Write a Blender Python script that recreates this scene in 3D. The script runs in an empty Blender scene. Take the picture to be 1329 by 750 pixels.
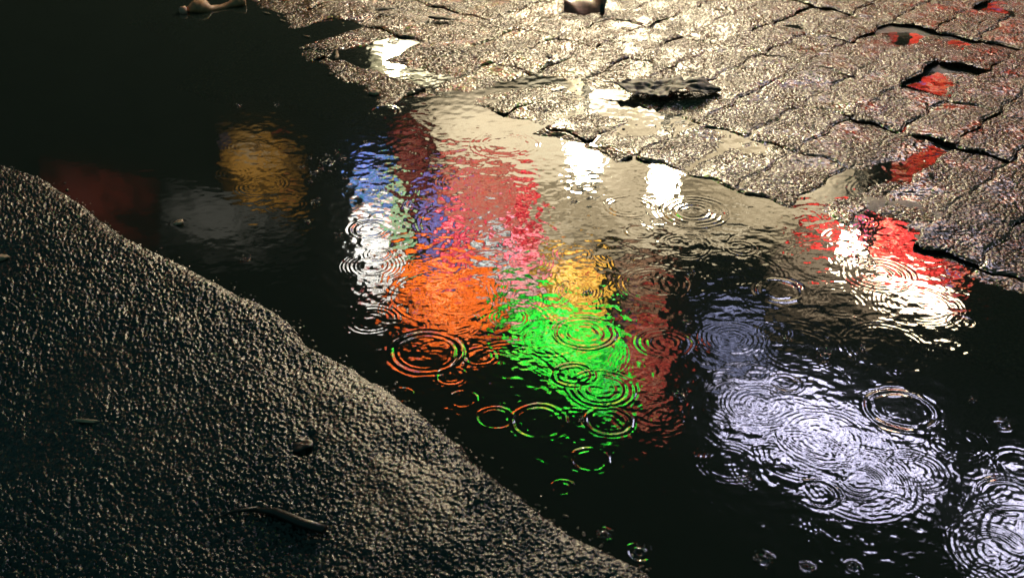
import bpy, math, random
import numpy as np
S = bpy.context.scene
C = S.collection
PI = math.pi
rnd = random.Random(7)
rng = np.random.default_rng(11)

# ------------------------------------------------------------------ camera
H = 0.90; F = 1500.0; PITCH = math.radians(30.0)
cam = bpy.data.objects.new('camera', bpy.data.cameras.new('camera'))
C.objects.link(cam); S.camera = cam
cam.location = (0, 0, H)
cam.rotation_euler = (PI/2 - PITCH, 0, 0)
cam.data.sensor_width = 36.0
cam.data.lens = 36.0 * F / 1329.0
cam.data.clip_start = 0.05; cam.data.clip_end = 500
cam.data.dof.use_dof = True
cam.data.dof.focus_distance = 1.85
cam.data.dof.aperture_fstop = 9.0

# ------------------------------------------------------------------ world: night sky
W = bpy.data.worlds.new('World'); S.world = W; W.use_nodes = True
wb = W.node_tree.nodes['Background']
wb.inputs['Color'].default_value = (0.20, 0.58, 0.58, 1)
wb.inputs['Strength'].default_value = 0.16
S.view_settings.view_transform = 'Standard'
S.view_settings.look = 'None'
S.view_settings.exposure = 0
SIGN = 0.13
S.view_settings.gamma = 1
S.cycles.sample_clamp_indirect = 12
S.cycles.use_denoising = True
S.cycles.denoising_prefilter = 'ACCURATE'
S.cycles.use_adaptive_sampling = False
S.cycles.max_bounces = 6
S.cycles.transparent_max_bounces = 8
S.cycles.caustics_reflective = False
S.cycles.caustics_refractive = False

# ------------------------------------------------------------------ view maths (only to measure the place)
cp, sp = math.cos(PITCH), math.sin(PITCH)
def ray(u, v):
    a = (np.asarray(u, float) - 664.5) / F; b = (375.0 - np.asarray(v, float)) / F
    return a, cp + b * sp, -sp + b * cp            # x, y, z direction
def gp(u, v, z=0.0):
    dx, dy, dz = ray(u, v); t = (z - H) / dz
    return dx * t, dy * t
def refl(u, v, D):                                  # where a thing at distance D stands whose mirror image is seen at u, v
    dx, dy, dz = ray(u, v); gx, gy = gp(u, v)
    t = (D - gy) / dy
    return float(gx + dx * t), float(D), float(-dz * t)

# ------------------------------------------------------------------ numpy noise
def hash2(ix, iy, seed):
    h = (ix.astype(np.int64) * 374761393 + iy.astype(np.int64) * 668265263 + seed * 974634777) & 0xffffffff
    h = ((h ^ (h >> 13)) * 1274126177) & 0xffffffff
    h = ((h ^ (h >> 16)) * 2246822519) & 0xffffffff
    return ((h ^ (h >> 15)) & 0xffffff) / float(0xffffff)
def vnoise(x, y, seed=0):
    ix, iy = np.floor(x), np.floor(y); fx, fy = x - ix, y - iy
    fx = fx*fx*(3-2*fx); fy = fy*fy*(3-2*fy)
    a = hash2(ix, iy, seed); b = hash2(ix+1, iy, seed); c = hash2(ix, iy+1, seed); d = hash2(ix+1, iy+1, seed)
    return (a*(1-fx)+b*fx)*(1-fy) + (c*(1-fx)+d*fx)*fy - 0.5
def fbm(x, y, oct=4, seed=0):
    r = 0; a = 1.0
    for o in range(oct):
        r = r + a * vnoise(x*2**o + 17.3*o, y*2**o - 9.1*o, seed+o); a *= 0.5
    return r
def grains(x, y, size, seed=0, lo=0.45, hi=0.8):
    """height of a bed of rounded pebbles, in units of size"""
    X, Y = x/size, y/size; ix, iy = np.floor(X), np.floor(Y); best = np.zeros_like(X)
    for ox in (-1, 0, 1):
        for oy in (-1, 0, 1):
            jx, jy = ix+ox, iy+oy
            cx = jx + hash2(jx, jy, seed); cy = jy + hash2(jx, jy, seed+1)
            r = lo + (hi-lo)*hash2(jx, jy, seed+2); an = hash2(jx, jy, seed+3)*PI
            st = 0.7 + 0.5*hash2(jx, jy, seed+4)
            ddx, ddy = X-cx, Y-cy
            p = (ddx*np.cos(an)+ddy*np.sin(an))*st; q = (-ddx*np.sin(an)+ddy*np.cos(an))/st
            hh = (1-(p*p+q*q)/(r*r)); top = (0.5+0.6*hash2(jx, jy, seed+5))*r
            best = np.maximum(best, np.sqrt(np.clip(hh, 0, 1))*top)
    return best
def sstep(a, b, x):
    t = np.clip((x-a)/(b-a), 0, 1); return t*t*(3-2*t)
def polydist(x, y, P):
    """signed distance to an open polyline: positive on the left of its direction"""
    best = np.full(x.shape, 1e9); sg = np.ones(x.shape)
    for (ax, ay), (bx, by) in zip(P[:-1], P[1:]):
        ex, ey = bx-ax, by-ay; L2 = ex*ex+ey*ey
        t = np.clip(((x-ax)*ex+(y-ay)*ey)/L2, 0, 1)
        d = np.hypot(x-ax-t*ex, y-ay-t*ey)
        cr = ex*(y-ay)-ey*(x-ax)
        m = d < best-1e-9
        best = np.where(m, d, best); sg = np.where(m, np.sign(cr), sg)
    return best*sg

# ------------------------------------------------------------------ object helpers
def link(name, me, mat, parent=None, smooth=True):
    if mat and len(me.materials) == 0: me.materials.append(mat)
    if smooth and len(me.polygons):
        me.polygons.foreach_set('use_smooth', np.ones(len(me.polygons), bool))
    o = bpy.data.objects.new(name, me); C.objects.link(o)
    if parent: o.parent = parent
    return o
def np_mesh(name, V, Q):
    me = bpy.data.meshes.new(name)
    V = np.ascontiguousarray(V, np.float32); Q = np.ascontiguousarray(Q, np.int32)
    me.vertices.add(len(V)); me.vertices.foreach_set('co', V.ravel())
    n = Q.shape[1]
    me.loops.add(Q.size); me.loops.foreach_set('vertex_index', Q.ravel())
    me.polygons.add(len(Q)); me.polygons.foreach_set('loop_start', np.arange(0, Q.size, n, dtype=np.int32))
    me.update(calc_edges=True); me.validate()
    return me
def grid_faces(nr, nc, keep=None):
    i = np.arange(nr*nc).reshape(nr, nc)
    q = np.stack([i[:-1, :-1], i[:-1, 1:], i[1:, 1:], i[1:, :-1]], -1)
    if keep is not None:
        k = keep[:-1, :-1] | keep[:-1, 1:] | keep[1:, 1:] | keep[1:, :-1]
        q = q[k]
    return q.reshape(-1, 4)
def compact(V, Q):
    used = np.unique(Q); mp = np.full(len(V), -1, np.int64); mp[used] = np.arange(len(used))
    return V[used], mp[Q]
def pymesh(name, vs, fs):
    me = bpy.data.meshes.new(name); me.from_pydata(vs, [], fs); me.update(); return me
def tag(o, label=None, cat=None, group=None, kind=None):
    if label: o['label'] = label
    if cat: o['category'] = cat
    if group: o['group'] = group
    if kind: o['kind'] = kind
    return o
def empty(name, loc=(0, 0, 0), rz=0):
    o = bpy.data.objects.new(name, None); o.location = loc; o.rotation_euler = (0, 0, rz)
    o.empty_display_size = 0.05; C.objects.link(o); return o
def box_mesh(name, x0, x1, y0, y1, z0, z1):
    v = [(x, y, z) for x in (x0, x1) for y in (y0, y1) for z in (z0, z1)]
    f = [(0,1,3,2), (4,6,7,5), (0,4,5,1), (2,3,7,6), (0,2,6,4), (1,5,7,3)]
    return pymesh(name, v, f)
def tube_mesh(name, pts, rads, n=10, flat=1.0):
    pts = [np.array(p, float) for p in pts]; vs = []; fs = []
    for i, p in enumerate(pts):
        t = pts[min(i+1, len(pts)-1)] - pts[max(i-1, 0)]; t /= np.linalg.norm(t)
        up = np.array((0, 0, 1.0)) if abs(t[2]) < .9 else np.array((1.0, 0, 0))
        s = np.cross(t, up); s /= np.linalg.norm(s); w = np.cross(s, t)
        for k in range(n):
            a = 2*PI*k/n; vs.append(tuple(p + rads[i]*(math.cos(a)*s + flat*math.sin(a)*w)))
    for i in range(len(pts)-1):
        for k in range(n):
            a, b = i*n+k, i*n+(k+1) % n; fs.append((a, b, b+n, a+n))
    fs.append(tuple(range(n-1, -1, -1))); m = (len(pts)-1)*n; fs.append(tuple(range(m, m+n)))
    return pymesh(name, vs, fs)

# ------------------------------------------------------------------ materials
def mat(name):
    m = bpy.data.materials.new(name); m.use_nodes = True; nt = m.node_tree
    b = nt.nodes['Principled BSDF']; return m, nt, b
def N(nt, t, **kw):
    n = nt.nodes.new(t)
    for k, v in kw.items():
        if k in n.inputs: n.inputs[k].default_value = v
        else: setattr(n, k, v)
    return n
def ramp(nt, src, stops):
    r = nt.nodes.new('ShaderNodeValToRGB'); e = r.color_ramp.elements
    while len(e) < len(stops): e.new(0.5)
    for i, (p, c) in enumerate(stops):
        e[i].position = p; e[i].color = (c, c, c, 1) if not isinstance(c, tuple) else (*c, 1)
    nt.links.new(src, r.inputs[0]); return r
def simple(name, col, rough=0.6, noise=0.3, scale=60, bump=0.3, coat=0.0, dist=0.001):
    m, nt, b = mat(name)
    tc = N(nt, 'ShaderNodeTexCoord'); n = N(nt, 'ShaderNodeTexNoise', Scale=scale, Detail=5.0)
    nt.links.new(tc.outputs['Object'], n.inputs['Vector'])
    lo = tuple(c*(1-noise) for c in col); hi = tuple(min(1, c*(1+noise)) for c in col)
    r = ramp(nt, n.outputs['Fac'], [(0.3, lo), (0.7, hi)])
    nt.links.new(r.outputs[0], b.inputs['Base Color']); b.inputs['Roughness'].default_value = rough
    b.inputs['Coat Weight'].default_value = coat; b.inputs['Coat Roughness'].default_value = 0.12
    bp = N(nt, 'ShaderNodeBump', Strength=bump, Distance=dist)
    nt.links.new(n.outputs['Fac'], bp.inputs['Height']); nt.links.new(bp.outputs[0], b.inputs['Normal'])
    return m
def emit(name, col, strength, var=0.0, scale=6.0, under=None, fade=0.0, mixin=0.55):
    """a lamp glass (var 0) or a backlit board: tubes brighter in the middle, a print of blocks and blotches on it; also the cream fascia, its lamplight given as glow"""
    m, nt, b = mat(name); nt.nodes.remove(b)
    e = N(nt, 'ShaderNodeEmission', Strength=strength); e.inputs['Color'].default_value = (*col, 1)
    L = nt.links.new
    if var > 0:
        var = max(var, .82)
        tc = N(nt, 'ShaderNodeTexCoord')
        mp = N(nt, 'ShaderNodeMapping'); mp.inputs['Scale'].default_value = (scale, scale, scale*1.5); L(tc.outputs['Object'], mp.inputs['Vector'])
        n = N(nt, 'ShaderNodeTexNoise', Scale=1.0, Detail=6.0, Roughness=0.65); L(mp.outputs[0], n.inputs['Vector'])
        vo = N(nt, 'ShaderNodeTexVoronoi', Scale=1.7, distance='CHEBYCHEV'); L(mp.outputs[0], vo.inputs['Vector'])
        sx = N(nt, 'ShaderNodeSeparateColor'); L(vo.outputs['Color'], sx.inputs[0])
        a = N(nt, 'ShaderNodeMath', operation='MULTIPLY_ADD'); L(sx.outputs[0], a.inputs[0]); a.inputs[1].default_value = 0.30; L(n.outputs['Fac'], a.inputs[2])
        c2 = under if under else tuple(c*(1-var) for c in col)
        mid = tuple((p+q)*.5 for p, q in zip(col, c2))
        r = ramp(nt, a.outputs[0], [(0.46, tuple(c*(1-var*.7) for c in c2)), (0.56, c2), (0.66, mid), (0.74, col), (0.92, tuple(min(1, c*1.0+.05) for c in col))])
        v2 = N(nt, 'ShaderNodeTexVoronoi', Scale=2.6, distance='CHEBYCHEV'); L(mp.outputs[0], v2.inputs['Vector'])
        s2 = N(nt, 'ShaderNodeSeparateColor'); L(v2.outputs['Color'], s2.inputs[0])
        pal = ramp(nt, s2.outputs[1], [(0.0, (.75, .06, .05)), (0.3, (.9, .72, .45)), (0.5, (.05, .06, .07)), (0.7, (.85, .45, .12)), (0.85, (.12, .2, .6))]); pal.color_ramp.interpolation = 'CONSTANT'
        pk = ramp(nt, s2.outputs[0], [(0.76, 0.0), (0.80, mixin)])
        mc = N(nt, 'ShaderNodeMix', data_type='RGBA'); L(pk.outputs[0], mc.inputs[0]); L(r.outputs[0], mc.inputs[6]); L(pal.outputs[0], mc.inputs[7])
        L(mc.outputs[2], e.inputs['Color'])
        # fall-off of the tubes towards the rim; on the cream fascia, painted lamplight fading
        n2 = N(nt, 'ShaderNodeTexNoise', Scale=3.0, Detail=4.0); L(tc.outputs['Generated'], n2.inputs['Vector'])
        sg = N(nt, 'ShaderNodeSeparateXYZ'); L(tc.outputs['Generated'], sg.inputs[0])
        prod = None
        for k, ax in enumerate((0, 2)):
            w = N(nt, 'ShaderNodeMath', operation='MULTIPLY_ADD'); L(n2.outputs['Fac'], w.inputs[0]); w.inputs[1].default_value = 0.34; L(sg.outputs[ax], w.inputs[2])
            c = N(nt, 'ShaderNodeMath', operation='SUBTRACT'); L(w.outputs[0], c.inputs[0]); c.inputs[1].default_value = 0.67
            ab = N(nt, 'ShaderNodeMath', operation='ABSOLUTE'); L(c.outputs[0], ab.inputs[0])
            mr = N(nt, 'ShaderNodeMapRange', interpolation_type='SMOOTHSTEP'); L(ab.outputs[0], mr.inputs[0])
            mr.inputs[1].default_value = 0.5-0.38*max(fade, .5); mr.inputs[2].default_value = 0.56; mr.inputs[3].default_value = 1; mr.inputs[4].default_value = 0.10
            if prod is None: prod = mr.outputs[0]
            else:
                p = N(nt, 'ShaderNodeMath', operation='MULTIPLY'); L(prod, p.inputs[0]); L(mr.outputs[0], p.inputs[1]); prod = p.outputs[0]
        st = N(nt, 'ShaderNodeMath', operation='MULTIPLY'); L(prod, st.inputs[0]); st.inputs[1].default_value = strength*1.35
        st.name = 'level'
        L(st.outputs[0], e.inputs['Strength'])
    L(e.outputs[0], nt.nodes['Material Output'].inputs['Surface'])
    return m

# water: mirror by Fresnel over murky, mostly clear water
def water_material():
    m, nt, b = mat('puddle_water'); nt.nodes.remove(b)
    fr = N(nt, 'ShaderNodeFresnel', IOR=1.40)
    g = N(nt, 'ShaderNodeBsdfGlossy', Roughness=0.03); g.inputs['Color'].default_value = (1, 1, 1, 1)
    t = N(nt, 'ShaderNodeBsdfTransparent'); t.inputs['Color'].default_value = (0.62, 0.60, 0.50, 1)
    d = N(nt, 'ShaderNodeBsdfDiffuse'); d.inputs['Color'].default_value = (0.028, 0.044, 0.038, 1)
    m1 = N(nt, 'ShaderNodeMixShader'); m1.inputs[0].default_value = 0.45
    nt.links.new(t.outputs[0], m1.inputs[1]); nt.links.new(d.outputs[0], m1.inputs[2])
    m2 = N(nt, 'ShaderNodeMixShader')
    nt.links.new(fr.outputs[0], m2.inputs[0]); nt.links.new(m1.outputs[0], m2.inputs[1]); nt.links.new(g.outputs[0], m2.inputs[2])
    nt.links.new(m2.outputs[0], nt.nodes['Material Output'].inputs['Surface'])
    return m
M_water = water_material()

def paver_material():
    m, nt, b = mat('wet_concrete_paver')
    tc = N(nt, 'ShaderNodeTexCoord'); oi = N(nt, 'ShaderNodeObjectInfo'); geo = N(nt, 'ShaderNodeNewGeometry')
    n1 = N(nt, 'ShaderNodeTexNoise', Scale=170.0, Detail=4.0); n2 = N(nt, 'ShaderNodeTexNoise', Scale=9.0, Detail=5.0)
    vo = N(nt, 'ShaderNodeTexVoronoi', Scale=150.0)
    for n in (n1, n2, vo): nt.links.new(geo.outputs['Position'], n.inputs['Vector'])
    c = ramp(nt, n1.outputs['Fac'], [(0.3, (0.030, 0.022, 0.016)), (0.5, (0.105, 0.076, 0.051)), (0.72, (0.30, 0.225, 0.155))])
    hsv = N(nt, 'ShaderNodeHueSaturation')
    mr = N(nt, 'ShaderNodeMapRange'); mr.inputs[3].default_value = 0.75; mr.inputs[4].default_value = 1.2
    nt.links.new(oi.outputs['Random'], mr.inputs[0]); nt.links.new(mr.outputs[0], hsv.inputs['Value'])
    nt.links.new(c.outputs[0], hsv.inputs['Color'])
    wetc = ramp(nt, n2.outputs['Fac'], [(0.35, (0.75, 0.62, 0.5)), (0.65, (1.0, 1.0, 1.0))])
    mx = N(nt, 'ShaderNodeMix', data_type='RGBA', blend_type='MULTIPLY'); mx.inputs[0].default_value = 1
    nt.links.new(hsv.outputs[0], mx.inputs[6]); nt.links.new(wetc.outputs[0], mx.inputs[7])
    nt.links.new(mx.outputs[2], b.inputs['Base Color'])
    rr = ramp(nt, n2.outputs['Fac'], [(0.40, 0.10), (0.60, 0.25)])
    nt.links.new(rr.outputs[0], b.inputs['Roughness'])
    b.inputs['IOR'].default_value = 1.5
    bp = N(nt, 'ShaderNodeBump', Strength=1.0, Distance=0.0024)
    bp2 = N(nt, 'ShaderNodeBump', Strength=0.8, Distance=0.0030)
    n3 = N(nt, 'ShaderNodeTexNoise', Scale=14.0, Detail=5.0); nt.links.new(geo.outputs['Position'], n3.inputs['Vector'])
    film = ramp(nt, n3.outputs['Fac'], [(0.38, 0.05), (0.55, 0.9)])
    nt.links.new(film.outputs[0], bp.inputs['Strength']); nt.links.new(film.outputs[0], bp2.inputs['Strength'])
    nt.links.new(n1.outputs['Fac'], bp.inputs['Height'])
    nt.links.new(vo.outputs['Distance'], bp2.inputs['Height']); bp2.invert = True
    nt.links.new(bp.outputs[0], bp2.inputs['Normal']); nt.links.new(bp2.outputs[0], b.inputs['Normal'])
    return m
M_paver = paver_material()

def kerb_material():
    m, nt, b = mat('wet_aggregate')
    geo = N(nt, 'ShaderNodeNewGeometry')
    vo = N(nt, 'ShaderNodeTexVoronoi', Scale=240.0); n1 = N(nt, 'ShaderNodeTexNoise', Scale=900.0, Detail=2.0)
    n2 = N(nt, 'ShaderNodeTexNoise', Scale=5.0, Detail=5.0)
    for n in (vo, n1, n2): nt.links.new(geo.outputs['Position'], n.inputs['Vector'])
    c = ramp(nt, vo.outputs['Color'], [(0.0, (0.006, 0.014, 0.014)), (0.5, (0.013, 0.024, 0.023)), (0.82, (0.026, 0.032, 0.029)), (1.0, (0.14, 0.12, 0.095))])
    mx = N(nt, 'ShaderNodeMix', data_type='RGBA', blend_type='MULTIPLY'); mx.inputs[0].default_value = 1
    w = ramp(nt, n2.outputs['Fac'], [(0.3, 0.6), (0.7, 1.0)])
    nt.links.new(c.outputs[0], mx.inputs[6]); nt.links.new(w.outputs[0], mx.inputs[7])
    nt.links.new(mx.outputs[2], b.inputs['Base Color'])
    b.inputs['Roughness'].default_value = 0.24
    bp = N(nt, 'ShaderNodeBump', Strength=0.6, Distance=0.0008); nt.links.new(n1.outputs['Fac'], bp.inputs['Height'])
    nt.links.new(bp.outputs[0], b.inputs['Normal'])
    return m
M_kerb = kerb_material()
M_mud = simple('puddle_mud', (0.005, 0.006, 0.005), 0.9, 0.4, 12, 0.3)
M_bed = simple('wet_sand_bed', (0.035, 0.028, 0.02), 0.45, 0.5, 200, 0.8, dist=0.002)
M_far = simple('wet_street', (0.05, 0.048, 0.045), 0.35, 0.3, 30, 0.5)

# ------------------------------------------------------------------ shapes of the place
KE = [(-330, 120), (-180, 150), (-60, 188), (0, 207), (60, 228), (110, 262), (160, 302), (205, 322), (262, 350), (300, 372), (345, 390), (378, 412), (400, 440),
      (455, 468), (500, 494), (545, 525), (572, 548), (600, 572), (628, 604), (680, 640), (726, 674), (790, 708), (830, 728), (862, 752), (930, 800), (1020, 870)]
KERB = [tuple(float(c) for c in gp(u, v, 0.021)) for u, v in KE]
KERB = [(KERB[0][0]-4.5, KERB[0][1]+3.6)] + KERB + [(KERB[-1][0]+2.4, KERB[-1][1]-3.2)]
PE = [(60, -190), (180, -110), (300, -50), (338, 4), (385, 30), (425, 58), (440, 92), (505, 128), (560, 118), (640, 146), (700, 158), (770, 168), (822, 196),
      (880, 222), (940, 236), (1010, 262), (1090, 284), (1150, 304), (1190, 326), (1255, 342), (1300, 366), (1329, 384), (1430, 430), (1600, 500)]
PAVE = [tuple(float(c) for c in gp(u, v)) for u, v in PE]
PAVE = [(PAVE[0][0]-3, PAVE[0][1]+4)] + PAVE + [(PAVE[-1][0]+.8, PAVE[-1][1]-.5), (PAVE[-1][0]+2.4, PAVE[-1][1]-1.0)]
def kerb_d(x, y): return -polydist(x, y, KERB)      # positive on the kerb side
def pave_d(x, y): return polydist(x, y, PAVE)       # positive on the pavement side
LOW = [  # shallow dips where water stands in the paving (u, v, radius m, depth)
    (1190, 52, .05, .013), (1225, 68, .035, .014), (1168, 50, .04, .018), (1195, 108, .04, .013), (1150, 104, .035, .018), (1225, 116, .04, .018), (1135, 118, .03, .018), (1215, 150, .03, .016), (1185, 165, .03, .018),
    (1222, 190, .035, .018), (1190, 222, .03, .005), (1165, 232, .025, .005), (1215, 240, .03, .005), (1240, 228, .02, .012), (1160, 252, .03, .005), (1195, 256, .03, .005), (1082, 240, .022, .014), (1105, 250, .02, .014), (1290, 12, .06, .018), (1270, 60, .05, .018), (1120, 60, .04, .018),
    (1210, 100, .03, .016), (1175, 132, .025, .016), (1205, 172, .03, .016), (1178, 200, .022, .016), (1230, 172, .02, .016), (1198, 205, .022, .016), (1245, 206, .02, .016), (1170, 215, .02, .016), (1135, 90, .03, .016), (1100, 100, .025, .014), (1085, 238, .022, .016), (1205, 240, .02, .014),
    (885, 45, .07, .010), (910, 60, .06, .011), (500, 66, .05, .013), (540, 98, .05, .013), (418, 42, .03, .014), (780, 112, .08, .004), (745, 130, .07, .004), (815, 140, .05, .006), (760, 95, .03, .006), (560, 62, .05, .006),
    (1050, 30, .07, .010), (1065, 120, .05, .009), (680, 108, .06, .007), (760, 30, .06, .006), (1180, 285, .03, .02), (620, 120, .05, .006), (850, 150, .05, .008), (700, 40, .04, .007), (820, 75, .04, .009), (960, 110, .03, .009), (940, 190, .05, .008)]
LOWW = [(*[float(c) for c in gp(u, v)], r, d) for u, v, r, d in LOW]
HIGH = [(1205, 300, .085, .007), (1240, 285, .07, .006), (1175, 258, .07, .009), (1130, 262, .06, .007), (1215, 225, .06, .008), (1060, 225, .08, .004), (1300, 300, .10, .006), (1245, 335, .04, .008)]
HIGHW = [(*[float(c) for c in gp(u, v)], r, d) for u, v, r, d in HIGH]
def terrain(x, y):
    """level of the paving tops above the water"""
    d = pave_d(x, y)
    h = np.where(d > 0, 0.0085*(1-np.exp(-(np.clip(d, 0, 9)/0.33)**1.6)) + 0.003*np.clip(d, 0, 3), 0.040*d - 0.75*np.minimum(d, 0)**2)
    h = h + (0.0065*fbm(x*3.3, y*3.3, 3, 5)*sstep(0.0, 0.30, d)+0.0030*fbm(x*8, y*8, 2, 8)*sstep(-.1, 0.10, d))
    h = h - 0.0012*sstep(.75, 1.25, x)*sstep(3.4, 2.6, y) - 0.005*np.abs(fbm(x*6+3, y*6, 3, 77))*sstep(.5, 1.2, x)
    for lx, ly, r, dp in HIGHW:
        h = h + dp*np.exp(-(((x-lx)**2+(y-ly)**2)/(r*r)))*sstep(-0.03, .03, d)
    for lx, ly, r, dp in LOWW:
        h = h - dp*np.exp(-(((x-lx)**2+(y-ly)**2)/(r*r)))
    return np.maximum(h, -0.12)

# ground far around, bottom of the puddle
def ring_plane():
    n = 60
    xs = np.concatenate([[-60, -20, -8], np.linspace(-4, 4, n), [8, 20, 60]]); ys = np.concatenate([[-60, -20, -5], np.linspace(-1, 7, n), [9.5, 20, 60]])
    X, Y = np.meshgrid(xs, ys); Z = np.full(X.shape, -0.10) + 0.01*fbm(X*2, Y*2, 3, 40)
    Z = np.where((np.abs(X) > 3.9) | (Y > 6.9) | (Y < -0.9), 0.012, Z)
    return np_mesh('ground', np.stack([X, Y, Z], -1).reshape(-1, 3), grid_faces(*X.shape))
tag(link('ground', ring_plane(), M_mud), kind='structure')

# ------------------------------------------------------------------ paving
pavement = empty('pavement'); tag(pavement, kind='structure')
Wd, Ln = 0.1125, 0.225
px0, py0 = gp(922, 108)
ang_a = math.atan2(*(lambda p, q: (float(q[1]-p[1]), float(q[0]-p[0])))(gp(922, 108), gp(1005, 71)))
ang_a = math.radians(49); ang_c = ang_a - PI/2
av = np.array((math.cos(ang_a), math.sin(ang_a))); cv = np.array((math.cos(ang_c), math.sin(ang_c)))
def saw(t):                                        # period 1: a slow drift one way and a short jog back
    t = t - np.floor(t)
    return np.where(t < 0.7, -1 + 2*t/0.7, 1 - 2*(t-0.7)/0.3)
AMP = 0.0075
def paver_mesh(k):
    nu, nv = 100, 52
    s = np.linspace(0, 1, nu); t = np.linspace(0, 1, nv)
    gap = 0.0011
    U, T = np.meshgrid(s, t, indexing='ij')
    lo = -Wd/2 + gap; hi = Wd/2 - gap
    a0 = -Ln/2 + gap; a1 = Ln/2 - gap
    A = a0 + (a1-a0)*U; B = lo + (hi-lo)*T
    A2 = A + AMP*saw(B/Wd + 0.2 + 0.5); B2 = B + AMP*0.8*saw(-A/Wd*1.0 + 0.15)
    # broken, worn outline
    e = np.minimum(np.minimum(A-a0, a1-A), np.minimum(B-lo, hi-B))
    wob = 0.0028*np.exp(-e/0.012)
    A2 = A2 + wob*fbm(A*60+k*9, B*60, 3, 60+k); B2 = B2 + wob*fbm(A*60, B*60+k*7, 3, 70+k)
    z = -0.0035*np.exp(-e/0.0022)
    z = z + 0.0038*fbm(A*15+k*3, B*15, 4, 80+k) + 0.0009*fbm(A*130, B*130+k, 3, 90+k)
    z = z + 0.0020*grains(A+k, B, 0.0062, 20+k)
    V = np.stack([A2, B2, z], -1).reshape(-1, 3); Q = grid_faces(nu, nv)
    # skirt
    i = np.arange(nu*nv).reshape(nu, nv)
    ringi = np.concatenate([i[:, 0], i[-1, 1:], i[-2::-1, -1], i[0, -2:0:-1]])
    V2 = V[ringi].copy(); V2[:, 2] -= 0.035; n0 = len(V); m = len(ringi)
    j = np.arange(m); q = np.stack([ringi[j], n0+j, n0+(j+1) % m, ringi[(j+1) % m]], -1)
    return np_mesh('paver', np.concatenate([V, V2]), np.concatenate([Q, q]))
PM = [paver_mesh(k) for k in range(10)]
cand = []
for j in range(-14, 26):
    for i in range(-40, 40):
        off = 0.0
        c = np.array((float(px0), float(py0))) + av*(Ln*(j+0.5)) + cv*(Wd*(i+0.5+off))
        cand.append((c[0], c[1]))
cand = np.array(cand)
pd = pave_d(cand[:, 0], cand[:, 1]); ok = (pd > -0.24) & (cand[:, 1] < 5.0) & (cand[:, 1] > 0.6) & (np.abs(cand[:, 0]) < 3.1)
cand = cand[ok]
cand = cand[np.argsort(np.hypot(cand[:, 0]-0.5, (cand[:, 1]-2.4)))]
def paver_pose(c):
    x, y = c; e = 0.05
    z = float(terrain(np.array([x]), np.array([y]))[0])
    xs = np.array([x+e, x-e, x, x]); ys = np.array([y, y, y+e, y-e]); t = terrain(xs, ys)
    sx = (t[0]-t[1])/(2*e); sy = (t[2]-t[3])/(2*e)
    return z, sx, sy
from mathutils import Matrix, Vector
def orient(c, jig=1.0, rs=rnd):
    z, sx, sy = paver_pose(c)
    lim = .07 if z > -.02 else .4
    sx = max(-lim, min(lim, sx)) + rs.gauss(0, .012)*jig; sy = max(-lim, min(lim, sy)) + rs.gauss(0, .012)*jig
    n = Vector((-sx, -sy, 1)).normalized()
    q = Vector((0, 0, 1)).rotation_difference(n)
    rz = ang_a + rs.gauss(0, .012) + (PI if False else 0)
    M = Matrix.Translation((c[0]+rs.gauss(0, .001), c[1]+rs.gauss(0, .001), z+rs.gauss(0, .0008)*jig)) @ q.to_matrix().to_4x4() @ Matrix.Rotation(rz, 4, 'Z')
    return M
for c in cand[:298]:
    me = PM[rnd.randrange(10)]
    o = link('paver', me, M_paver, pavement, smooth=False)
    o.matrix_world = orient(c)
for me in PM: me.polygons.foreach_set('use_smooth', np.ones(len(me.polygons), bool))
# the rest, farther out than the picture shows
def plain_pavers(cs):
    vs = []; fs = []
    n = 12
    for c in cs:
        M = orient(c, 1.0); b = len(vs)
        pr = []
        for k in range(n+1): A = -Ln/2+.0022+(Ln-.0044)*k/n; pr.append((A, -Wd/2+.002))
        for k in range(1, 7): pr.append((Ln/2-.0022, -Wd/2+.002+(Wd-.004)*k/6))
        for k in range(n-1, -1, -1): A = -Ln/2+.0022+(Ln-.0044)*k/n; pr.append((A, Wd/2-.002))
        for k in range(5, 0, -1): pr.append((-Ln/2+.0022, -Wd/2+.002+(Wd-.004)*k/6))
        q = []
        for A, B in pr:
            q.append((A + AMP*float(saw(np.array(B/Wd+.7))), B + AMP*.8*float(saw(np.array(-A/Wd+.15)))))
        for z, sc in ((0.0, .96), (-.004, 1.0), (-.03, 1.0)):
            for A, B in q: vs.append(tuple(M @ Vector((A*sc, B*sc, z))))
        m = len(q); fs.append(tuple(range(b, b+m)))
        for r in range(2):
            for k in range(m):
                k2 = (k+1) % m; fs.append((b+r*m+k2, b+r*m+k, b+(r+1)*m+k, b+(r+1)*m+k2))
    return pymesh('pavers', vs, fs)
o = link('outer_pavers', plain_pavers(cand[298:]), M_paver, pavement, smooth=False); o['kind'] = 'stuff'
# sand bed under the pavers
def bed():
    xs = np.arange(-3.3, 3.3, 0.02); ys = np.arange(0.5, 5.3, 0.02); X, Y = np.meshgrid(xs, ys)
    Z = terrain(X, Y) - 0.0085 + 0.004*fbm(X*30, Y*30, 3, 33) + 0.011*fbm(X*4, Y*4, 3, 35)
    Z = np.where(pave_d(X, Y) < -0.25, -0.11, Z)
    return np_mesh('sand_bed', np.stack([X, Y, Z], -1).reshape(-1, 3), grid_faces(*X.shape, keep=pave_d(X, Y) > -0.28))
tag(link('sand_bed', bed(), M_bed), kind='structure')

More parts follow.
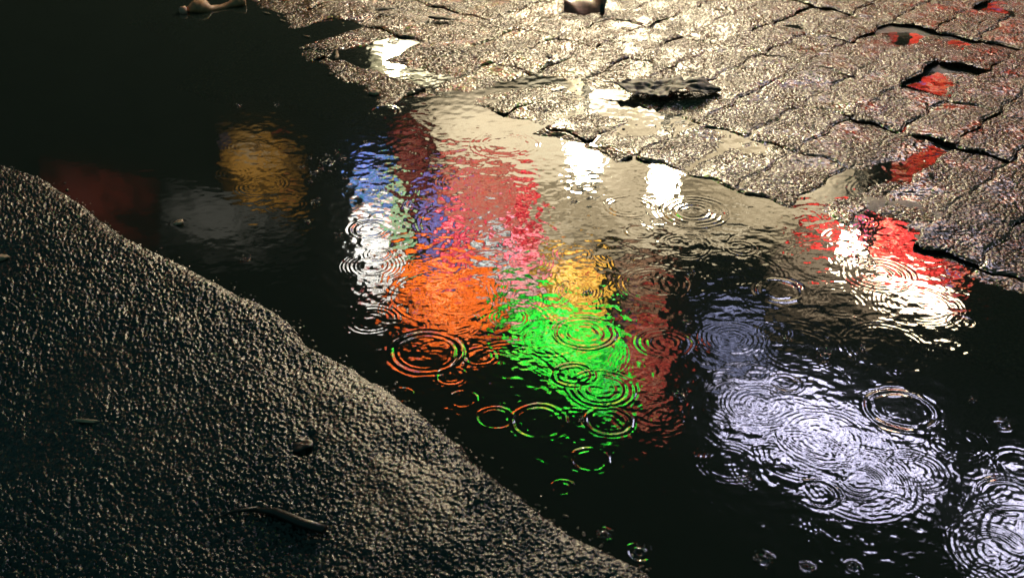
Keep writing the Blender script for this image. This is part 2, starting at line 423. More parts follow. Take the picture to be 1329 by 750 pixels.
# ------------------------------------------------------------------ fan grid: fine where the photograph looks, coarser outward
def fan(v0, v1, u0, u1, step):
    v = np.arange(v0, v1, step*0.85); u = np.arange(u0, u1, step)
    g = step*4*1.22**np.arange(34); g = np.cumsum(np.minimum(g, 160)); g = g[g < 3600]
    u = np.concatenate([u[0]-g[::-1], u, u[-1]+g]); v = np.concatenate([(v[0]-g[::-1])[(v[0]-g[::-1]) > -360], v, (v[-1]+g)[(v[-1]+g) < 2300]])
    U, Vv = np.meshgrid(u, v); x, y = gp(U, Vv); return x, y

# water ------------------------------------------------------------
RINGS = [  # u, v, radius px, slope, wavelength m, train width m (one-sided inward)
    (900, 275, 46, .13, .016, .034), (900, 275, 22, .12, .012, .012), (816, 268, 30, .12, .015, .018), (553, 457, 47, .20, .014, .009), (553, 457, 38, .10, .010, .006),
    (622, 462, 21, .12, .009, .008), (765, 596, 24, .16, .010, .006), (700, 546, 36, .13, .011, .009), (790, 546, 30, .12, .010, .008),
    (730, 632, 15, .14, .008, .005), (643, 542, 24, .10, .009, .007), (601, 518, 18, .13, .009, .005), (586, 488, 20, .10, .008, .010),
    (520, 512, 16, .08, .008, .006), (482, 415, 34, .12, .012, .016), (484, 345, 44, .07, .009, .040), (480, 298, 26, .10, .010, .012), (490, 330, 18, .08, .008, .012),
    (655, 188, 44, .055, .010, .030), (1012, 377, 29, .15, .014, .010), (655, 188, 44, .09, .014, .03), (758, 432, 40, .10, .014, .03), (862, 445, 36, .09, .013, .034), (780, 505, 44, .08, .013, .03), (1140, 356, 46, .09, .014, .035), (1135, 355, 24, .05, .008, .012), (962, 322, 20, .07, .009, .010),
    (1170, 532, 44, .16, .014, .011), (1115, 625, 34, .11, .010, .024), (1115, 625, 78, .05, .011, .050), (1068, 566, 66, .06, .010, .05), (1020, 497, 20, .12, .009, .008),
    (1062, 640, 28, .14, .011, .010), (985, 525, 48, .06, .009, .04), (1040, 590, 60, .05, .010, .04), (1185, 610, 44, .07, .010, .03), (1310, 645, 42, .12, .013, .016), (1290, 715, 55, .05, .010, .05),
    (340, 240, 34, .035, .012, .03), (300, 225, 24, .03, .010, .02), (372, 266, 26, .05, .010, .018), (320, 190, 28, .03, .010, .02), (292, 290, 22, .03, .010, .014),
    (752, 378, 30, .07, .008, .028), (758, 432, 40, .08, .010, .018), (745, 486, 27, .10, .009, .012), (780, 505, 44, .05, .008, .03), (862, 445, 36, .06, .009, .034), (850, 368, 46, .07, .012, .02),
    (660, 412, 26, .08, .009, .014), (620, 372, 40, .04, .009, .03), (600, 235, 36, .06, .009, .025), (545, 265, 18, .10, .010, .008), (700, 250, 40, .05, .009, .03), (560, 200, 34, .05, .009, .028),
    (545, 98, 20, .12, .009, .01), (500, 144, 18, .13, .011, .008), (1250, 418, 16, .12, .010, .008), (950, 440, 44, .06, .010, .04), (1005, 430, 24, .07, .008, .015), (1190, 395, 60, .03, .010, .05),
    (745, 330, 26, .08, .010, .014), (800, 330, 34, .05, .010, .02), (890, 320, 36, .06, .012, .02), (830, 300, 18, .10, .008, .008), (1150, 300, 26, .05, .008, .02), (1060, 340, 46, .04, .010, .03),
    (470, 250, 30, .06, .009, .025), (520, 250, 26, .06, .009, .02), (530, 400, 40, .04, .008, .03), (590, 420, 36, .05, .009, .026), (690, 340, 30, .05, .009, .02), (1150, 450, 60, .05, .012, .03), (1245, 575, 40, .05, .010, .03),
    (785, 693, 12, .14, .008, .006), (830, 716, 17, .16, .008, .010), (1300, 552, 12, .12, .008, .005), (990, 724, 14, .14, .008, .007), (1048, 736, 10, .12, .007, .005), (1108, 734, 10, .12, .007, .005),
    (1325, 605, 34, .08, .011, .012), (945, 600, 44, .05, .009, .028), (233, 290, 12, .02, .009, .01)]
def build_water():
    parts = []
    step = 1.18
    x, y = fan(-60, 800, -60, 1390, step)
    keep = (kerb_d(x, y) < 0.045) & ((pave_d(x, y) < 0.35) | (terrain(x, y) < 0.006))
    keepbig = keep.copy(); DX = np.maximum(np.abs(np.gradient(x, axis=1)), np.abs(np.gradient(y, axis=0))*.5)[keep]
    h = np.zeros_like(x)
    flat = x[keep]; flay = y[keep]; hh = np.zeros_like(flat)
    WX = .0017*fbm(flat*34, flay*34, 3, 210)+.0007*fbm(flat*170, flay*170, 2, 212); WY = .0017*fbm(flat*34, flay*34, 3, 220)+.0007*fbm(flat*170, flay*170, 2, 222)
    def add(cx, cy, R, s, lam, w, ecc=1.0):
        nonlocal hh
        reach = R + 3*min(w, .02) + 3*lam
        m = np.nonzero((np.abs(flat-cx) < reach) & (np.abs(flay-cy) < reach))[0]
        if not len(m): return
        dx = flat[m]+WX[m]-cx; dy = flay[m]+WY[m]-cy; r = np.hypot(dx, dy)
        an = np.arctan2(dy, dx)
        r = r*(1+0.02*np.sin(2*an+cx*50)+0.012*np.sin(5*an+cy*70))
        q = r-R
        env = np.where(q < 0, np.exp(-(q/w)**2), np.exp(-(q/(lam*0.55))**2))
        env *= np.clip(0.75+0.3*np.sin(3*an+cx*90)+1.5*vnoise(dx*45+cx*99, dy*45, 500), 0, 1.6)
        hh[m] += s*lam/(2*PI)*np.cos(2*PI*q/(lam*(1+0.25*np.clip(-q/max(R, .01), 0, 1))))*env
    for u, v, rp, s, lam, w in RINGS:
        cx, cy = gp(u, v); sc = (gp(u+1, v)[0]-cx)
        add(float(cx), float(cy), float(rp*sc), s*SL*(1.0 if w > .013 else 1.35), lam*(.62 if w > .013 else .9), w)
    # older, weak rings from the rain all over the pool; the sheltered left end is calmer
    for k in range(480):
        u = rnd.uniform(-60, 1400); v = rnd.uniform(30, 790)
        cx, cy = gp(u, v)
        act = 0.22 + 0.78*float(sstep(380, 560, np.array(u)))
        if 560 < u < 740 and 110 < v < 180: act *= .35
        R = rnd.uniform(.008, .085)
        add(float(cx), float(cy), R, rnd.uniform(.008, .034)*act*SL, rnd.uniform(.0045, .010), rnd.uniform(.006, .03))
    X = flat; Y = flay; hh *= np.clip((.0065-DX)/.003, 0, 1)
    act = 0.10 + 0.90*sstep(-0.50, -0.12, X/ (Y*0.6+.4))
    act = act*(1-0.55*np.exp(-(((X+0.02)/.16)**2+((Y-2.33)/.18)**2)))
    for lam, s, sd in ((.045, .011, 0), (.026, .014, 1), (.015, .017, 2), (.0085, .014, 3), (.0052, .011, 4)):
        act_ = act*(1+.55*np.exp(-(((X+.10)/.22)**2+((Y-1.95)/.35)**2)) if lam > .012 else 1)
        act_ = act_*np.clip(1.6-3.2*DX/lam, 0, 1)
        hh += act_*s*lam/(2*PI)*2.6*vnoise(X/lam*1.9+3*sd, Y/lam*1.9*1.15, 300+sd)*SL
    h[keep] = hh
    Q = grid_faces(*x.shape, keep=keepbig)[:, ::-1]
    V = np.stack([x, y, h], -1).reshape(-1, 3)
    V, Q = compact(V, Q)
    return np_mesh('puddle', V, Q)
SL = 1.0
tag(link('puddle', build_water(), M_water), kind='structure')

# kerb --------------------------------------------------------------
def kerb_height(X, Y, fine=True):
    D = kerb_d(X, Y)
    dj = D + 0.002*fbm(X*11, Y*11, 2, 2) + 0.004*fbm(X*28, Y*28, 3, 3) + 0.003*fbm(X*110, Y*110, 2, 9)
    prof = -0.035 + 0.062*(1-np.exp(-np.clip(dj+0.010, 0, 1)/0.0105))
    prof = prof + 0.010*(1-np.exp(-np.clip(D, 0, 1)/0.12)) + 0.006*fbm(X*9, Y*9, 3, 12) + 0.0016*fbm(X*45, Y*45, 2, 13)
    prof = prof - 0.24*0.09*np.log1p(np.exp((D-0.20)/0.09))
    for u, v, r, dp in ((394, 578, .011, .012), (400, 560, .008, .004)):
        cx, cy = gp(u, v, .03); prof = prof - dp*np.exp(-(((X-cx)**2+(Y-cy)**2)/(r*r)))
    if not fine: return prof + 0.004
    g = grains(X, Y, 0.0047, 101)*0.0047*0.9 + grains(X, Y, 0.0028, 131)*0.0028*0.8 + grains(X, Y, 0.015, 151, .10, .30)*0.015*0.45
    g = g*(0.45+0.8*sstep(-.35, .35, fbm(X*7, Y*7, 2, 21)))
    return prof + g
def on_kerb(u, v):
    """where the sight line through u, v meets the kerb top"""
    z = .03
    for _ in range(30):
        x, y = gp(u, v, z); z = .5*z+.5*float(kerb_height(np.array([float(x)]), np.array([float(y)]), False)[0])
    return float(x), float(y), z
def build_kerb():
    x, y = fan(60, 900, -240, 1120, 1.20)
    keep = kerb_d(x, y) > -0.022
    z = np.full_like(x, -0.03)
    z[keep] = kerb_height(x[keep], y[keep])
    V = np.stack([x, y, z], -1).reshape(-1, 3); V, Q = compact(V, grid_faces(*x.shape, keep=keep)[:, ::-1])
    return np_mesh('kerb', V, Q)
tag(link('kerb', build_kerb(), M_kerb), kind='structure')

# ------------------------------------------------------------------ the lit shop front across the yard, seen in the puddle
FD = 9.0
M_wall = simple('dark_plaster', (0.022, 0.024, 0.020), 0.8, 0.3, 3, 0.3)
M_metal = simple('dark_metal', (0.04, 0.04, 0.042), 0.4, 0.2, 20, 0.2)
b = empty('shop_building', (0, FD+.15, 0)); tag(b, 'dark building front across the yard behind all the lit signs', 'building')
def bpart(name, m, x0, x1, y0, y1, z0, z1):
    o = link(name, box_mesh(name, x0, x1, y0, y1, z0, z1), m, None, smooth=False); o.parent = b; return o
bpart('wall', M_wall, -7, 8, 0, 3, 0, 10); bpart('roof', M_metal, -7.2, 8.2, -.25, 3.1, 10, 10.2)
def sign(px, m, label, cat='sign', name='lit_sign', D=FD, th=.07, grp=None):
    """px: outline of its mirror image on the puddle, in the photograph; builds the board itself where it hangs"""
    vm = sum(v for u, v in px)/len(px); inc = PI/2-math.radians(30+math.degrees(math.atan((vm-375)/F)))
    ct = math.cos(inc); g_ = math.sqrt(1.4**2-1+ct*ct); fr = .5*((g_-ct)/(g_+ct))**2*(1+((ct*(g_+ct)-1)/(ct*(g_-ct)+1))**2)
    m.node_tree.nodes['level'].inputs[1].default_value /= fr      # boards seen in the water at a steeper angle mirror more weakly
    P = [refl(u, v, D) for u, v in px]
    cx = sum(p[0] for p in P)/len(P); cz = sum(p[2] for p in P)/len(P)
    vs = [(p[0]-cx, 0, p[2]-cz) for p in P] + [(p[0]-cx, th, p[2]-cz) for p in P]; n = len(P)
    fs = [tuple(range(n)), tuple(range(2*n-1, n-1, -1))] + [(k, n+k, n+(k+1) % n, (k+1) % n) for k in range(n)]
    o = link(name, pymesh(name, vs, fs), m, None, smooth=False); o.location = (cx, D, cz)
    return tag(o, label, cat, grp)
def R4(u0, v0, u1, v1): return [(u0, v0), (u1, v0), (u1, v1), (u0, v1)]
def E(name, col, st, *a, **k): return emit(name, col, st*SIGN, *a, **k)
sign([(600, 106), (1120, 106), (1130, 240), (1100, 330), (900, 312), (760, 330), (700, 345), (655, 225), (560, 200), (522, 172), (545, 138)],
     E('fascia_lamp_glow', (1.0, .80, .50), 4.4, .55, .8, under=(.55, .42, .24), mixin=0.0), 'wide cream shop fascia above the other signs, its lamplight painted as glow', D=FD+.02, th=.06)  # lamp-lit front, not a source: the lamplight on it is put in as emission
sign(R4(735, 20, 890, 150), E('shop_window', (1.0, .84, .58), 34, .9, 2.2, under=(.35, .28, .16), mixin=0.0), 'bright warm shop window under the cream fascia', name='lit_window', cat='window', D=FD-.03)
sign(R4(480, 30, 590, 110), E('shop_window_small', (1.0, .86, .55), 15, .9, 3, under=(.2, .18, .10), mixin=0.0), 'smaller bright shop window left of the larger one', name='lit_window', cat='window', D=FD-.03)
sign(R4(1000, 300, 1180, 420), E('cream_light_dim', (1.0, .72, .45), 1.28, .6, 2.0, mixin=0.0), 'dim cream window right of the fascia', D=FD+.03, th=.05)
sign([(508, 150), (560, 160), (566, 300), (512, 250)], E('brick_red_panel', (.9, .13, .10), 1.2, .6, 5, fade=.9), 'narrow dark red panel left of the cream fascia', D=FD-.02)
sign([(566, 205), (650, 200), (690, 232), (692, 300), (575, 330)], E('salmon_panel', (1.0, .13, .09), 3.63, .5, 5, under=(.85, .36, .24)), 'salmon pink poster panel under the fascia', D=FD-.04)
sign([(672, 222), (694, 238), (697, 330), (668, 320)], E('crimson_panel', (1.0, .03, .06), 6.24, .5, 7), 'crimson strip beside the salmon poster', D=FD-.08)
sign([(458, 214), (505, 214), (508, 262), (458, 262)], E('blue_panel', (.20, .30, 1.0), 5.46, .6, 9, under=(.05, .22, .25)), 'blue panel on top of the white column sign', D=FD-.05)
sign([(458, 264), (512, 264), (512, 392), (468, 392)], E('white_panel', (.95, .93, .85), 9.6, .35, 4), 'white lit column sign at the left of the cluster', D=FD-.05)
sign([(503, 225), (520, 225), (532, 330), (512, 326)], E('mint_panel', (.25, .85, .42), 5.2, .6, 8, under=(.5, .35, .2)), 'mint green strip beside the white column sign', D=FD-.07)
sign([(542, 236), (570, 240), (576, 328), (548, 326)], E('violet_panel', (.22, .28, 1.0), 3.58, .7, 9, under=(.3, .2, .4)), 'violet blue strip between red panels', D=FD-.09)
sign([(577, 270), (612, 274), (614, 346), (578, 346)], E('rose_panel', (1.0, .06, .13), 8.4, .5, 7), 'rose red poster above the orange board', D=FD-.06)
sign([(616, 302), (652, 302), (654, 352), (616, 352)], E('grey_panel', (.75, .85, .8), 7, .95, 14), 'grey and black patterned poster above the orange board', D=FD-.06)
sign([(656, 290), (700, 290), (703, 358), (658, 358)], E('pink_panel', (1.0, .35, .35), 9.8, .6, 8, under=(.95, .06, .12)), 'pale pink poster beside the yellow board', D=FD-.07)
sign([(512, 330), (600, 340), (645, 356), (650, 440), (585, 455), (520, 436)], E('orange_board', (1.0, .16, .012), 9.69, .25, 5, mixin=.3), 'large orange lit board low on the cluster', D=FD-.10)
sign([(703, 332), (780, 336), (790, 412), (760, 420), (706, 404)], E('yellow_board', (1.0, .52, .06), 8.51, .3, 5), 'amber yellow lit board beside the green one', D=FD-.11)
sign([(644, 388), (702, 392), (760, 415), (798, 412), (820, 496), (800, 538), (755, 528), (712, 480), (655, 452)], E('green_board', (.02, .95, .04), 9, .35, 6, mixin=.3), 'large slanting green lit board', D=FD-.12)
sign([(645, 356), (702, 360), (704, 386), (646, 382)], E('check_panel', (1.0, .55, .5), 8, .9, 16), 'checked pink strip above the green board', D=FD-.09)
sign([(806, 400), (866, 404), (872, 545), (812, 548)], E('maroon_panel', (.8, .10, .07), 2.3, .5, 4), 'dull maroon panel right of the green board', D=FD-.05)
sign([(800, 335), (862, 335), (868, 402), (805, 398)], E('brown_panel', (.9, .48, .26), 1.8, .5, 4), 'tan panel above the maroon panel', D=FD-.05)
sign([(280, 168), (350, 168), (394, 205), (394, 290), (340, 270), (288, 250)], E('ochre_window', (1.0, .47, .07), 1.07, .4, 3, fade=1.0), 'ochre lit window at the far left', D=FD-.05)
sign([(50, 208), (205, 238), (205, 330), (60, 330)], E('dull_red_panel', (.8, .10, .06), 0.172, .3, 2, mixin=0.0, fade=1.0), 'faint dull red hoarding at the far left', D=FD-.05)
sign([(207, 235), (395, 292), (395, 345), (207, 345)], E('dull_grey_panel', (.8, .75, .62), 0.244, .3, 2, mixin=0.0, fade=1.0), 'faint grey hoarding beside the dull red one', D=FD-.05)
sign([(905, 412), (985, 408), (1004, 470), (925, 482)], E('faint_lilac', (.55, .58, .95), 1.96, .7, 6, mixin=0.0), 'faint lilac window above the bright one', D=FD-.05)
sign([(928, 500), (1010, 494), (1150, 560), (1222, 620), (1212, 676), (1100, 650), (1030, 600), (935, 560)], E('lilac_screen', (.78, .74, 1.0), 9.66, .8, 4.5, under=(.12, .12, .18), mixin=0.0), 'bright lilac white lit screen high on the wall', D=FD-.05)
sign([(1268, 650), (1400, 640), (1420, 760), (1290, 760)], E('lilac_screen_right', (.78, .74, 1.0), 8.16, .7, 4.5, under=(.15, .15, .2), mixin=0.0), 'second lilac white screen at the right end', D=FD-.05)
sign([(1030, 284), (1150, 286), (1258, 330), (1254, 378), (1190, 368), (1100, 320), (1035, 304)], E('red_awning_light', (1.0, .05, .04), 11.1, .35, 4), 'long red lit awning board above the lamps', D=FD-.05)
sign([(1120, -30), (1300, -40), (1310, 40), (1270, 200), (1230, 262), (1160, 262), (1170, 110)], E('vermilion_board', (1.0, .06, .03), 3.6, .6, 5), 'tall vermilion lit board at the right', D=FD-.05)

# lanterns: warm white globes on posts in front of the building
M_globe = emit('lamp_glass', (1.0, .84, .55), 225)
M_globe2 = emit('lamp_glass_strip', (1.0, .78, .50), 42)
def lantern(u, v, D, rx, rz, label, m):
    x, y, z = refl(u, v, D)
    t = empty('lantern', (x, y, 0)); tag(t, label, 'lantern', 'lanterns on posts in front of the building')
    bpy_me = bpy.data.meshes.new('globe'); import bmesh
    bm = bmesh.new(); bmesh.ops.create_icosphere(bm, subdivisions=2, radius=1.0)
    for vv in bm.verts: vv.co.x *= rx; vv.co.y *= rx; vv.co.z *= rz
    bm.to_mesh(bpy_me); bm.free()
    g = link('globe', bpy_me, m, t); g.location = (0, 0, z)
    link('post', tube_mesh('post', [(0, 0, 0), (0, 0, z-rz*.96)], [.03, .02], 10), M_metal, t)
    link('cap', tube_mesh('cap', [(0, 0, z+rz*.97), (0, 0, z+rz*1.3), (0, 0, z+rz*1.6)], [rx*.9, rx*.5, .01], 10), M_metal, t)
lantern(759, 197, 5.0, .095, .14, 'warm white globe lantern second from the left', M_globe)
lantern(861, 232, 5.0, .068, .15, 'warm white slim lantern beside the brightest one', M_globe)
lantern(512, 78, 6.0, .06, .05, 'warm white lantern low at the left', M_globe)
lantern(1100, 322, 4.6, .055, .045, 'warm white lantern left of the long lamp', M_globe)
def strip_lamp(px, D, label):
    P = [refl(u, v, D) for u, v in px]
    t = empty('strip_lamp', (P[0][0], P[0][1], 0)); tag(t, label, 'lamp')
    o0 = t.location
    pts = [(p[0]-o0[0], p[1]-o0[1], p[2]) for p in P]
    link('tube', tube_mesh('tube', pts, [.045, .07, .07, .045], 12), M_globe2, t)
    link('post', tube_mesh('post', [(0, .1, 0), (0, .1, pts[0][2]), (0, .02, pts[0][2]+.0)], [.03, .025, .02], 8), M_metal, t)
strip_lamp([(1130, 352), (1160, 372), (1205, 390), (1235, 410)], 4.6, 'slanting warm white strip lamp at the right')

# ------------------------------------------------------------------ litter
def on(u, v, z=0.0): x, y = gp(u, v, z); return (float(x), float(y), z)
def sheet(name, m, nx, ny, fn, parent=None, th=.0008):
    """a thin curled sheet with real thickness; fn(s, t) -> x, y, z"""
    s = np.linspace(-1, 1, nx); t = np.linspace(-1, 1, ny); T, Sx = np.meshgrid(t, s, indexing='ij')
    X, Y, Z = fn(Sx, T); V = np.stack([X, Y, Z], -1).reshape(-1, 3); V2 = V.copy(); V2[:, 2] -= th
    i = np.arange(nx*ny).reshape(ny, nx); n = nx*ny
    Q = grid_faces(ny, nx); Q2 = Q[:, ::-1]+n
    ring = np.concatenate([i[0, :], i[1:, -1], i[-1, -2::-1], i[-2:0:-1, 0]]); m_ = len(ring); j = np.arange(m_)
    q = np.stack([ring[(j+1) % m_], ring[j], ring[j]+n, ring[(j+1) % m_]+n], -1)
    return link(name, np_mesh(name, np.concatenate([V, V2]), np.concatenate([Q, Q2, q])), m, parent)
M_tan = simple('tan_plastic', (0.36, 0.17, 0.08), 0.6, 0.3, 60, 0.3, coat=.1)
M_cap = simple('cap_plastic', (0.50, 0.26, 0.18), 0.4, 0.15, 60, 0.1)
M_leafd = simple('rotten_leaf', (0.014, 0.013, 0.012), 0.55, 0.5, 90, 0.8, coat=.0)
M_leafr = simple('red_brown_leaf', (0.42, 0.12, 0.075), 0.45, 0.4, 80, 0.5, coat=.3)
M_twig = simple('wet_twig', (0.018, 0.014, 0.012), 0.35, 0.4, 120, 0.6)
M_chip = simple('pale_chip', (0.45, 0.30, 0.20), 0.6, 0.3, 150, 0.5)
M_green = simple('green_scrap', (0.03, 0.09, 0.06), 0.4, 0.3, 100, 0.4)
# crushed bottle
x0, y0, _ = on(236, 17); x1, y1, _ = on(318, 6)
L = math.hypot(x1-x0, y1-y0)*1.02
t = empty('crushed_bottle', (x0, y0, 0), math.atan2(y1-y0, x1-x0)); tag(t, 'crushed tan plastic bottle floating at the top left of the dark water', 'bottle')
pr = [(0.09, .013, .004), (.13, .015, .004), (.20, .026, .006), (.24, .030, .007), (.26, .0285, .007), (.29, .032, .007), (.32, .0295, .007), (.36, .030, .006), (.44, .016, .0), (.60, .012, .001), (.76, .014, .003), (.84, .022, .006), (.88, .0245, .007), (.90, .023, .007), (.93, .025, .008), (.985, .0245, .008), (1.0, .020, .008)]
me = tube_mesh('body', [(a*L, 0.006*math.sin(a*9), z) for a, r, z in pr], [r for a, r, z in pr], 18, .62)
link('body', me, M_tan, t)
link('cap', tube_mesh('cap', [(-.005, 0, .003), (0, 0, .003), (.012, 0, .004), (.0125, 0, .004)], [.010, .0145, .0145, .012], 18, .9), M_cap, t)
# red-brown curled leaf at the top
x0, y0, _ = on(757, 23)
t = empty('curled_leaf', (x0, y0, .014), math.radians(4)); tag(t, 'red brown curled dead leaf casting a black shadow at the top edge', 'leaf')
def f1(s, q):
    w = .030*np.sqrt(np.clip(1-s*s*.90, 0, 1)); return .052*s, w*q+.004*np.sin(5*s), .015+.012*q+.005*(1-q*q)*(1-.2*s)+.0012*np.sin(6*s+2*q)+.004*s*s
sheet('blade', M_leafr, 40, 16, f1, t)
link('stalk', tube_mesh('stalk', [(.045, -.03, .004), (.05, 0, .016), (.056, .02, .030), (.062, .05, .045)], [.006, .008, .009, .007], 8), M_twig, t)
# dark crumpled leaf
x0, y0, _ = on(868, 124)
t = empty('crumpled_leaf', (x0, y0, .010), math.radians(-9)); tag(t, 'black wet crumpled leaf lying across the bright wet pavers', 'leaf')
def f2(s, q):
    rag = 1+.16*np.sin(9*s+2)+.10*np.sin(23*s)*np.sign(q)+.07*np.sin(41*s+1)
    w = .050*np.sqrt(np.clip(1-np.abs(s)**2.2, .01, 1))*rag
    z = .004+.014*(fbm(s*3.5+3, q*2.2, 3, 400)+.35)+.006*np.abs(q+.1)*(s > .05)+.003*np.sin(5*s)
    return .108*s+.006*q, w*q+.004*np.sin(4*s), np.maximum(z, .001)
sheet('blade', M_leafd, 70, 24, f2, t)
for k, sgn in enumerate((-1, 1, 1)):
    link('vein', tube_mesh('vein', [(-.08+.05*k, 0, .009), (-.05+.05*k, sgn*.012, .011), (-.03+.05*k, sgn*.024, .010)], [.0011, .0009, .0006], 6), M_twig, t)
link('stalk', tube_mesh('stalk', [(-.10, 0, .008), (-.125, .003, .012), (-.15, .010, .010)], [.0022, .0018, .001], 8), M_twig, t)
# twig on the kerb
A_ = on_kerb(330, 664); B_ = on_kerb(422, 692); C_ = on_kerb(276, 676)
t = empty('twig', A_); tag(t, 'short black twig lying on the gritty kerb near the bottom', 'twig')
dx, dy, dz = (B_[k]-A_[k] for k in range(3))
link('stem', tube_mesh('stem', [(0, 0, .003), (dx*.3, dy*.25+.002, dz*.3+.006), (dx*.7, dy*.72, dz*.7+.006), (dx, dy, dz+.006)], [.003, .0055, .0064, .0058], 12, .8), M_twig, t)
link('shoot', tube_mesh('shoot', [(0.004, 0, .005), ((C_[0]-A_[0])*.5, (C_[1]-A_[1])*.45+.002, (C_[2]-A_[2])*.5+.006), (C_[0]-A_[0], C_[1]-A_[1], C_[2]-A_[2]+.002)], [.0026, .0018, .0006], 8), M_twig, t)
def chip(name, u, v, z, a, b_, h, rz, m, label, cat, seed, ups=0.0):
    o = bpy.data.meshes.new(name); import bmesh
    bm = bmesh.new(); bmesh.ops.create_icosphere(bm, subdivisions=3, radius=1.0); r = random.Random(seed)
    ph = [r.uniform(0, 6) for _ in range(4)]
    for vv in bm.verts:
        c = vv.co; f = 1+.22*math.sin(3*c.x+ph[0])+.18*math.sin(4*c.y+ph[1])+.12*math.sin(6*c.x+5*c.y+ph[2])
        vv.co = Vector((c.x*a*f, c.y*b_*f, c.z*h*f + ups*c.x))
    bm.to_mesh(o); bm.free()
    ob = link(name, o, m); x, y, z = on_kerb(u, v) if z is None else on(u, v, z); ob.location = (x, y, z); ob.rotation_euler = (0, 0, rz)
    return tag(ob, label, cat)
chip('wood_chip', 231, 289, .002, .011, .006, .0022, .3, M_chip, 'small pale wood chip floating near the kerb under the ochre glow', 'wood chip', 1, .003)
chip('pebble', 486, 121, .003, .011, .009, .006, .2, M_chip, 'small tan pebble in the dark water at the top', 'pebble', 2)
chip('leaf_fragment', 437, 72, .004, .006, .026, .002, .15, M_chip, 'narrow tan leaf fragment standing in the water by the paving corner', 'leaf', 3, .002)
chip('pale_flake', 112, 546, None, .021, .0025, .0018, -.12, M_chip, 'thin pale flake lying on the dark left part of the kerb', 'flake', 4)
chip('pale_stone', 4, 334, None, .009, .007, .004, .5, M_chip, 'pale stone at the left edge of the picture on the kerb', 'pebble', 5)
chip('black_scrap', 393, 578, None, .012, .009, .004, .5, M_twig, 'black scrap in a pit of the kerb', 'scrap', 6)
chip('green_scrap', 700, 99, .014, .011, .007, .0015, -.1, M_green, 'dark green scrap on the pavers above the beige water', 'scrap', 7)
chip('dark_pebble', 713, 74, .016, .008, .008, .004, .1, M_twig, 'dark pebble on the bright pavers', 'pebble', 8)
chip('leaf_scrap', 575, 24, .016, .035, .012, .003, -.35, M_leafd, 'dark leaf scrap on the brown pavers at the top', 'leaf', 9)
chip('leaf_scrap', 500, 12, .016, .022, .010, .003, .25, M_leafd, 'dark leaf scrap near the top edge left of centre', 'leaf', 10)
for k, (u, v, l, rz) in enumerate([(398, 47, .012, -.6), (403, 60, .012, .5), (411, 58, .008, .4), (346, 17, .014, -.7), (367, 27, .01, -.8), (430, 96, .006, 0), (452, 63, .010, 1.1)]):
    where = ['beside the bright glint at the paving corner', 'below the glint at the paving corner', 'just right of a longer splinter', 'right of the crushed bottle', 'between bottle and paving corner', 'under the narrow leaf fragment', 'right of the glint on the paving corner'][k]
    o = chip('straw_bit', u, v, .003, l, .0018, .0014, rz, M_chip, 'tiny pale straw bit floating ' + where, 'straw', 20+k); o['group'] = 'straw bits floating by the paving corner'

# grit washed onto the paving and along the kerb foot
M_grit = simple('wet_grit', (0.12, 0.09, 0.065), 0.3, 0.6, 40, 0.4)
def grit():
    import bmesh
    bm = bmesh.new(); r = random.Random(99); pts = []
    for _ in range(520):
        u, v = r.uniform(350, 1400), r.uniform(-10, 330); x, y = (float(c) for c in gp(u, v, .01))
        if float(pave_d(np.array([x]), np.array([y]))[0]) > 0.01: pts.append((x, y, float(terrain(np.array([x]), np.array([y]))[0])+.001, r.uniform(.0010, .0028)*(1.5 if u > 1150 else 1)))
    for k in range(260):
        i = r.randrange(len(KERB)-1); f = r.random(); (ax, ay), (bx, by) = KERB[i], KERB[i+1]
        o_ = r.uniform(.004, .03)*r.random(); nx, ny = (by-ay), -(bx-ax); l = math.hypot(nx, ny)
        x = ax+(bx-ax)*f; y = ay+(by-ay)*f
        s_ = 1 if float(kerb_d(np.array([x+nx/l*.02]), np.array([y+ny/l*.02]))[0]) < 0 else -1
        pts.append((x+s_*nx/l*(.004+o_), y+s_*ny/l*(.004+o_), r.uniform(-.001, .0008), r.uniform(.0010, .0026)))
    for x, y, z, q in pts:
        M = Matrix.Translation((x, y, z)) @ Matrix.Rotation(r.uniform(0, 3), 4, 'Z') @ Matrix.Diagonal((q*r.uniform(1, 1.7), q, q*.7, 1))
        b4 = len(bm.verts); bmesh.ops.create_icosphere(bm, subdivisions=1, radius=1.0, matrix=M)
    for vv in bm.verts: vv.co += Vector((r.gauss(0, .0002), r.gauss(0, .0002), r.gauss(0, .0002)))
    me = bpy.data.meshes.new('grit'); bm.to_mesh(me); bm.free(); return me
tag(link('grit', grit(), M_grit, smooth=False), 'loose wet grit scattered over the paving and along the kerb foot', 'grit', kind='stuff')

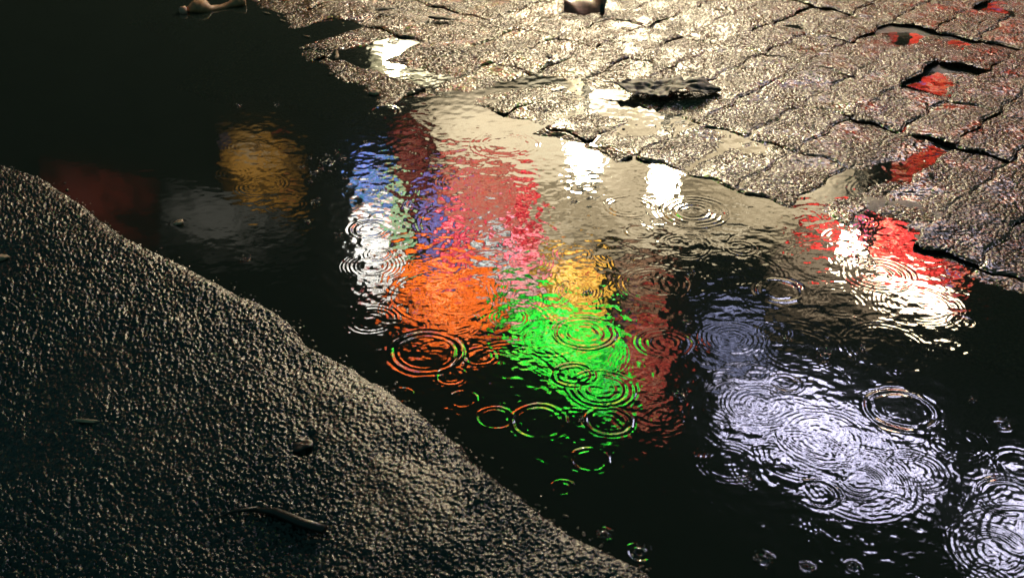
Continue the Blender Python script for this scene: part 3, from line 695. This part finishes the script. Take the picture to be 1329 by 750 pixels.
# ------------------------------------------------------------------ splashes of the rain drops
m, nt, bb = mat('splash_water')
bb.inputs['Base Color'].default_value = (.75, .8, .85, 1); bb.inputs['Roughness'].default_value = .08; bb.inputs['IOR'].default_value = 1.33
bb.inputs['Transmission Weight'].default_value = .93
M_splash = m
def splash_mesh(seed, n):
    r = random.Random(seed); import bmesh
    bm = bmesh.new()
    R0 = .0055; K = 28; prof = [(1.35, -.0003), (1.15, .0006), (1.03, .0022), (.99, .0024), (.93, .0008), (.8, -.0003)]
    ph = [r.uniform(0, 6) for _ in range(3)]; rows = []
    for q, z in prof:
        row = []
        for k in range(K):
            a = 2*PI*k/K; w = .45+.55*math.sin(2*a+ph[0])+.35*math.sin(5*a+ph[1]); rr = R0*q*(1+.08*math.sin(2*a+ph[2])+.05*math.sin(5*a+ph[1]))
            row.append(bm.verts.new((rr*math.cos(a), rr*math.sin(a), z*max(.02, w) if z > 0 else z)))
        rows.append(row)
    for A, B in zip(rows[:-1], rows[1:]):
        for k in range(K): bm.faces.new((A[k], A[(k+1) % K], B[(k+1) % K], B[k]))
    for k in range(n):
        a = r.uniform(0, 2*PI); q = r.uniform(.9, 1.9); s_ = r.uniform(.0004, .0011)
        M = Matrix.Translation((R0*q*math.cos(a), R0*q*math.sin(a), r.random()*.006+.001)) @ Matrix.Diagonal((s_, s_, s_*1.4, 1))
        bmesh.ops.create_icosphere(bm, subdivisions=1, radius=1.0, matrix=M)
    me = bpy.data.meshes.new('raindrop_splash'); bm.to_mesh(me); bm.free(); return me
SM = [splash_mesh(50+k, 16) for k in range(5)]
SPL = [(1072, 461, 1.1, 'in the dark water between lilac and cream glow'), (990, 724, 1.0, 'at the bottom under the lilac glow'), (1048, 736, .8, 'at the bottom edge, second under the lilac glow'),
       (1108, 734, .8, 'at the bottom edge, rightmost under the lilac glow'), (830, 716, 1.0, 'beside the kerb tip at the bottom'), (785, 693, .9, 'touching the kerb near the bottom'),
       (1301, 551, .9, 'near the right edge above the right lilac glow'), (425, 212, 1.8, 'left of the coloured reflections, largest'), (407, 224, 1.0, 'just below left of the largest left one'), (474, 184, .7, 'left of the dark red reflection'),
       (360, 70+66, .7, 'in the dark water above the ochre glow'), (410, 262, .9, 'right of the ochre glow'), (441, 304, .8, 'left of the white column reflection'), (892, 418, 1.0, 'between the maroon and the lilac reflections'),
       (882, 513, 1.0, 'right of the maroon reflection low down'), (762, 380, 1.0, 'on the amber reflection'), (895, 356, .6, 'in dark water right of the tan reflection'), (320, 337, .9, 'above the kerb at left centre'), (755, 545, .6, 'between the twin green rings'),
       (1262, 520, .6, 'in black water at the right'), (1120, 452, .6, 'under the cream glow'), (1020, 560-120, .7, 'right of the faint lilac reflection'), (965, 622, .9, 'at the lower left of the lilac glow'), (310, 138, .6, 'in the dark water left of the ochre glow'), (745, 262, .8, 'left of the double ring'), (735, 238, .6, 'under the brightest lantern reflection')]
WHERE = ['nearest the dark red reflection', 'lowest of the left cluster', 'between two brighter splashes of the left cluster', 'upper right of the left cluster', 'upper left of the left cluster', 'just left of the blue panel reflection', 'above the white column reflection', 'far left of the left cluster', 'close beside the ochre glow', 'under the narrow leaf fragment in dark water']
for (u, v, s_), w_ in zip([(446, 206, .7), (403, 236, .6), (417, 220, .7), (438, 198, .6), (402, 205, .5), (448, 232, .6), (468, 195, .5), (392, 217, .6), (399, 288, .6), (441, 98, .5)], WHERE): SPL.append((u, v, s_, w_))
for k, (u, v, s, w) in enumerate(SPL):
    o = link('raindrop_splash', SM[k % 5], M_splash); o.location = on(u, v, .0003); o.scale = (s, s, s); o.rotation_euler = (0, 0, rnd.uniform(0, 6))
    tag(o, 'small raindrop splash ' + w, 'splash', 'raindrop splashes on the puddle')
